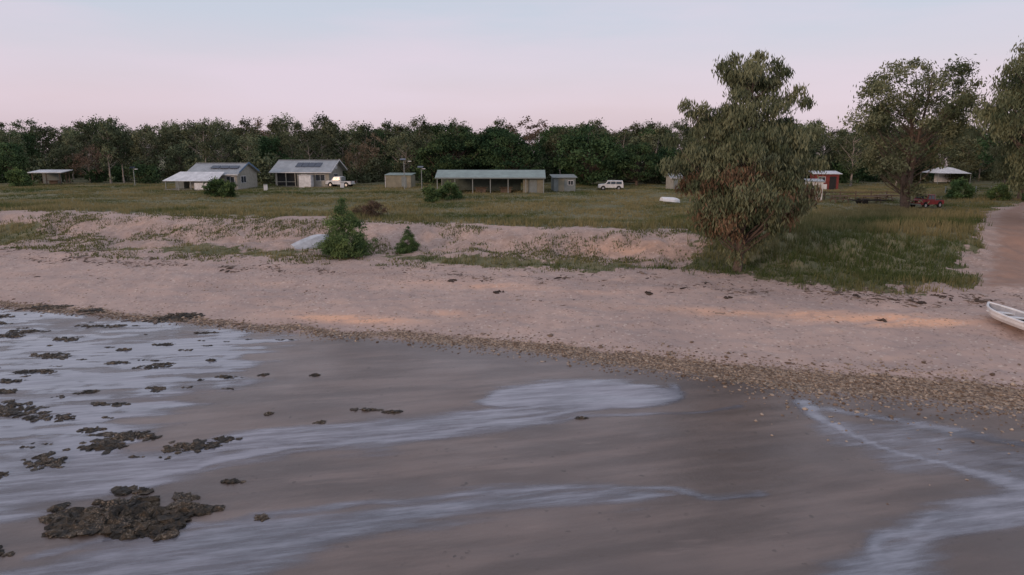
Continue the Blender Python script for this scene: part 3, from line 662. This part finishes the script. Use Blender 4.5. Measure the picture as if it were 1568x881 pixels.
def vehicle(name,x,y,rot,body,tray=False):
    p=root(name,x,y,rot)
    L_=2.3;W_=.88
    if tray: prof=[(-L_,.45),(-L_,.98),(-.5,.98),(-.42,1.72),(.75,1.74),(1.25,1.12),(2.15,1.02),(2.3,.9),(2.3,.45)]
    else: prof=[(-L_,.45),(-L_,1.05),(-2.15,1.78),(.55,1.8),(1.1,1.15),(2.15,1.05),(2.3,.9),(2.3,.45)]
    n=len(prof);V=[(a,-W_*(1 if b<1.3 else .88),b) for a,b in prof]+[(a,W_*(1 if b<1.3 else .88),b) for a,b in prof]
    F=[tuple(range(n)),tuple(range(2*n-1,n-1,-1))]+[((i+1)%n,i,n+i,n+(i+1)%n) for i in range(n)]
    poly(p,'body',V,F,body,.04)
    for s in(-1,1):
        y_=s*(W_*.94+.012)
        for nm,x0,x1,x2,x3 in((('side_window',-.3,.28,.28,-.25),('side_window',.36,1.0,.72,.36)) if tray else (('side_window',-2.0,-.95,-.95,-1.95),('side_window',-.87,0,0,-.87),('side_window',.08,.88,.5,.08))):
            V=[(x0,y_+s*.05,1.14),(x1,y_+s*.05,1.14),(x2,y_-s*.03,1.64),(x3,y_-s*.03,1.64)]
            poly(p,nm,V,[(0,1,2,3) if s<0 else (3,2,1,0)],M['glass'])
        for xx in(-1.45,1.4):
            cyl(p,'wheel',(xx,s*.8,.37),.37,.24,M['tyre'],'Y',18);cyl(p,'rim',(xx,s*.925,.37),.2,.02,M['chrome'],'Y',14)
            cyl(p,'wheel_arch',(xx,s*.885,.42),.44,.012,M['dark'],'Y',18)
        box(p,'headlamp',(2.29,s*.62,.82),(.06,.3,.16),M['lamp']);box(p,'tail_lamp',(-2.31,s*.72,.85),(.04,.16,.25),M['red'])
    wx0,wz0,wx1,wz1=(1.19,1.2,.83,1.66) if tray else (1.06,1.22,.63,1.7)
    poly(p,'windscreen',[(wx0+.03,-.7,wz0),(wx0+.03,.7,wz0),(wx1+.03,.64,wz1),(wx1+.03,-.64,wz1)],[(0,1,2,3)],M['glass'])
    box(p,'bumper',(2.33,0,.5),(.14,1.7,.2),M['wallg'],.03);box(p,'grille',(2.31,0,.8),(.04,.8,.2),M['dark'])
    if tray:
        box(p,'tray_bed',(-1.45,0,1.0),(1.65,1.5,.04),M['dark']);box(p,'headboard',(-.6,0,1.35),(.05,1.6,.7),M['post'])
    return p
vehicle('pickup_truck',-29.0,116.5,R(168),M['white'],True)
v=vehicle('four_wheel_drive_car',15.6,109,R(175),M['white'],False);v.scale=(.85,.85,.82)
v=vehicle('pickup_truck',45.6,75.5,R(200),M['red'],True);v.scale=(.75,.9,.85)
def picnic(x,y,rot):
    p=root('picnic_table',x,y,rot)
    for i in range(4): box(p,'top_plank',(0,-.36+i*.24,.75),(2.2,.2,.05),M['wood'])
    for s in(-1,1):
        box(p,'seat_plank',(0,s*.85,.45),(2.2,.28,.05),M['wood'])
        for q_ in(-1,1): box(p,'leg',(s*.8,q_*.45,.38),(.1,.08,.9),M['wood'],rot=(q_*.5,0,0))
        box(p,'cross_brace',(s*.8+.08,0,.42),(.05,1.8,.1),M['wood'])
for a in((39.6,83,.1),(43.2,82.5,-.1),(46,85,.2),(36.5,86,0)): picnic(*a)
p=root('boat_trailer',41.5,80.2,.05)
box(p,'rail',(0,.5,.5),(4,.08,.1),M['dark']);box(p,'rail',(0,-.5,.5),(4,.08,.1),M['dark']);
for i in range(4): box(p,'cross_member',(-1.8+i*1.2,0,.5),(.08,1,.08),M['dark'])
box(p,'drawbar',(2.6,0,.5),(1.3,.08,.08),M['dark'])
for s in(-1,1): cyl(p,'wheel',(-.6,s*.7,.32),.32,.2,M['tyre'],'Y',16);box(p,'mudguard',(-.6,s*.7,.7),(.8,.25,.04),M['dark'])
p=root('timber_fence',44,88,.02)
for i in range(9): box(p,'fence_post',(-8+i*2,0,.5),(.12,.12,1.1),M['wood'])
for z_ in(.45,.9): box(p,'fence_rail',(0,-.08,z_),(16,.04,.12),M['wood'])
p=root('wire_fence',75,100,.0)
for i in range(14): box(p,'fence_post',(-12+i*2.2,0,.5),(.1,.1,1.1),M['post'])
for z_ in(.3,.6,.95): box(p,'wire',(2.3,-.06,z_),(29,.015,.015),M['post'])

# boats
def hull(parent,L_,W_,D_,mat,inner,th=.05):
    NS=15
    def station(t,ins):
        w=W_/2*(1-max(0,(t-.45)/.55)**2.2)*(.9+.1*min(1,t*4))-ins
        w=max(w,.015)
        zk=D_*.55*max(0,(t-.6)/.4)**2+ins*1.2;zg=D_*(1+.28*t*t)
        xx=L_*(t-.5)-(ins if t>.9 else 0)
        zc=zk+(zg-zk)*.28
        return [(xx,-w,zg),(xx,-w*.93,zk+(zg-zk)*.6),(xx,-w*.72,zc),(xx,0,zk),(xx,w*.72,zc),(xx,w*.93,zk+(zg-zk)*.6),(xx,w,zg)]
    V=[];m=7
    for i in range(NS): V+=station(i/(NS-1),0)
    o2=len(V)
    for i in range(NS): V+=station(i/(NS-1)*.985+.006,th)
    F=[]
    for i in range(NS-1):
        for j in range(m-1):
            a=i*m+j;F.append((a,a+1,a+m+1,a+m))
    Fi=[]
    for i in range(NS-1):
        for j in range(m-1):
            a=o2+i*m+j;Fi.append((a,a+m,a+m+1,a+1))
        F.append((i*m,(i+1)*m,o2+(i+1)*m,o2+i*m));F.append((i*m+6,o2+i*m+6,o2+(i+1)*m+6,(i+1)*m+6))
    F.append(tuple(range(m))[::-1]);Fi.append(tuple(range(o2,o2+m)));F.append((0,o2,o2+6,6))
    e=(NS-1)*m;F.append(tuple(range(e,e+m)))
    o=poly(parent,'hull',V,F+Fi,mat);o.data.materials.append(inner)
    for i,pl in enumerate(o.data.polygons):
        pl.material_index=1 if i>=len(F) else 0
    for s in(0,6):
        pts=[V[i*m+s] for i in range(NS)];tv,tf=tube(pts,[.06]*NS,6)
        poly(parent,'gunwale',tv,[tuple(int(q) for q in f) for f in tf],mat)
    return o
p=root('dinghy',25.55,33.9,0,.05)
p.rotation_euler=(R(6),R(-2),R(92))
hull(p,3.6,1.85,.55,M['hull'],M['inner'])
for xx,w in((-1.15,1.55),(-.1,1.6),(.85,1.35)): box(p,'thwart',(xx,0,.42),(.3,w,.05),M['hull'],.01)
box(p,'transom_cap',(-1.79,0,.58),(.1,1.4,.08),M['hull'],.02)
box(p,'outboard_cowl',(-1.97,0,.85),(.34,.28,.36),M['dark'],.06);box(p,'outboard_leg',(-2.01,0,.42),(.16,.1,.6),M['dark'],.02);box(p,'skeg',(-2.05,0,.1),(.22,.04,.2),M['dark']);box(p,'tiller',(-1.6,0,.85),(.5,.05,.05),M['dark'])
box(p,'fuel_tank',(-1.4,.3,.3),(.35,.25,.22),M['red'],.04);box(p,'gear_bag',(-.55,-.25,.28),(.6,.4,.25),M['dark'],.08)
p=root('upturned_boat',-16.6,56.3,R(20),.75)
p.rotation_euler=(R(212),R(-18),R(38))
hull(p,3.3,1.6,.65,M['alu'],M['inner'])
p=root('upturned_boat',18.7,80.8,0,.8)
p.rotation_euler=(R(180),R(3),R(10))
hull(p,2.3,1.2,.45,M['hull'],M['inner'])

# ------------------------------------------------------------------ world, sun, camera
w=bpy.data.worlds.new('World');scene.world=w;w.use_nodes=True
nt=w.node_tree;nt.nodes.clear()
def N(t,**kw):
    x=nt.nodes.new(t)
    for a,b in kw.items():setattr(x,a,b)
    return x
SUN_EL=R(12);SUN_AZ=R(222)
out=N('ShaderNodeOutputWorld');bg=N('ShaderNodeBackground');bg.inputs[1].default_value=1.0
sky=N('ShaderNodeTexSky',sky_type='NISHITA');sky.sun_disc=False;sky.sun_elevation=SUN_EL;sky.sun_rotation=SUN_AZ;sky.altitude=10
sk=N('ShaderNodeMix',data_type='RGBA',blend_type='MULTIPLY');sk.inputs[0].default_value=1;sk.inputs[7].default_value=(.1,.1,.1,1);nt.links.new(sky.outputs[0],sk.inputs[6])
tc=N('ShaderNodeTexCoord');sx=N('ShaderNodeSeparateXYZ');nt.links.new(tc.outputs['Generated'],sx.inputs[0])
rp=N('ShaderNodeValToRGB');cr=rp.color_ramp
cr.elements[0].position=0.0;cr.elements[0].color=(.66,.53,.60,1)
cr.elements[1].position=1.0;cr.elements[1].color=(.50,.56,.68,1)
for p_,c_ in((.06,(.76,.62,.69,1)),(.11,(.72,.66,.75,1)),(.17,(.62,.66,.77,1)),(.45,(.52,.58,.70,1))):
    e=cr.elements.new(p_);e.color=c_
nt.links.new(sx.outputs['Z'],rp.inputs[0])
mp=N('ShaderNodeMapping');mp.inputs['Scale'].default_value=(1.2,1.2,7);nt.links.new(tc.outputs['Generated'],mp.inputs[0])
nz=N('ShaderNodeTexNoise');nz.inputs['Scale'].default_value=1.6;nz.inputs['Detail'].default_value=5;nz.inputs['Roughness'].default_value=.5;nt.links.new(mp.outputs[0],nz.inputs['Vector'])
mr=N('ShaderNodeMapRange');mr.inputs[1].default_value=.42;mr.inputs[2].default_value=.66;mr.inputs[4].default_value=.75;nt.links.new(nz.outputs['Fac'],mr.inputs[0])
cl=N('ShaderNodeMix',data_type='RGBA');cl.inputs[7].default_value=(.80,.68,.79,1);nt.links.new(mr.outputs[0],cl.inputs[0]);nt.links.new(rp.outputs[0],cl.inputs[6])
fm_=N('ShaderNodeMix',data_type='RGBA');fm_.inputs[0].default_value=.92;nt.links.new(sk.outputs[2],fm_.inputs[6]);nt.links.new(cl.outputs[2],fm_.inputs[7])
nt.links.new(fm_.outputs[2],bg.inputs[0]);nt.links.new(bg.outputs[0],out.inputs[0])
sd=bpy.data.lights.new('sun','SUN');sd.energy=1.1;sd.angle=R(10);sd.color=(1,.67,.46)
so=bpy.data.objects.new('sun',sd);coll.objects.link(so)
d=Vector((math.sin(SUN_AZ)*math.cos(SUN_EL),math.cos(SUN_AZ)*math.cos(SUN_EL),math.sin(SUN_EL)));so.rotation_euler=d.to_track_quat('Z','Y').to_euler()
cam=bpy.data.cameras.new('camera');cam.lens=24;cam.sensor_width=36;cam.clip_end=5000
co=bpy.data.objects.new('camera',cam);coll.objects.link(co);co.location=(0,0,10)
co.rotation_euler=(R(90)-math.atan(215/1045.3),0,0);scene.camera=co
scene.view_settings.view_transform='Standard';scene.view_settings.look='None';scene.view_settings.exposure=0;scene.view_settings.gamma=1
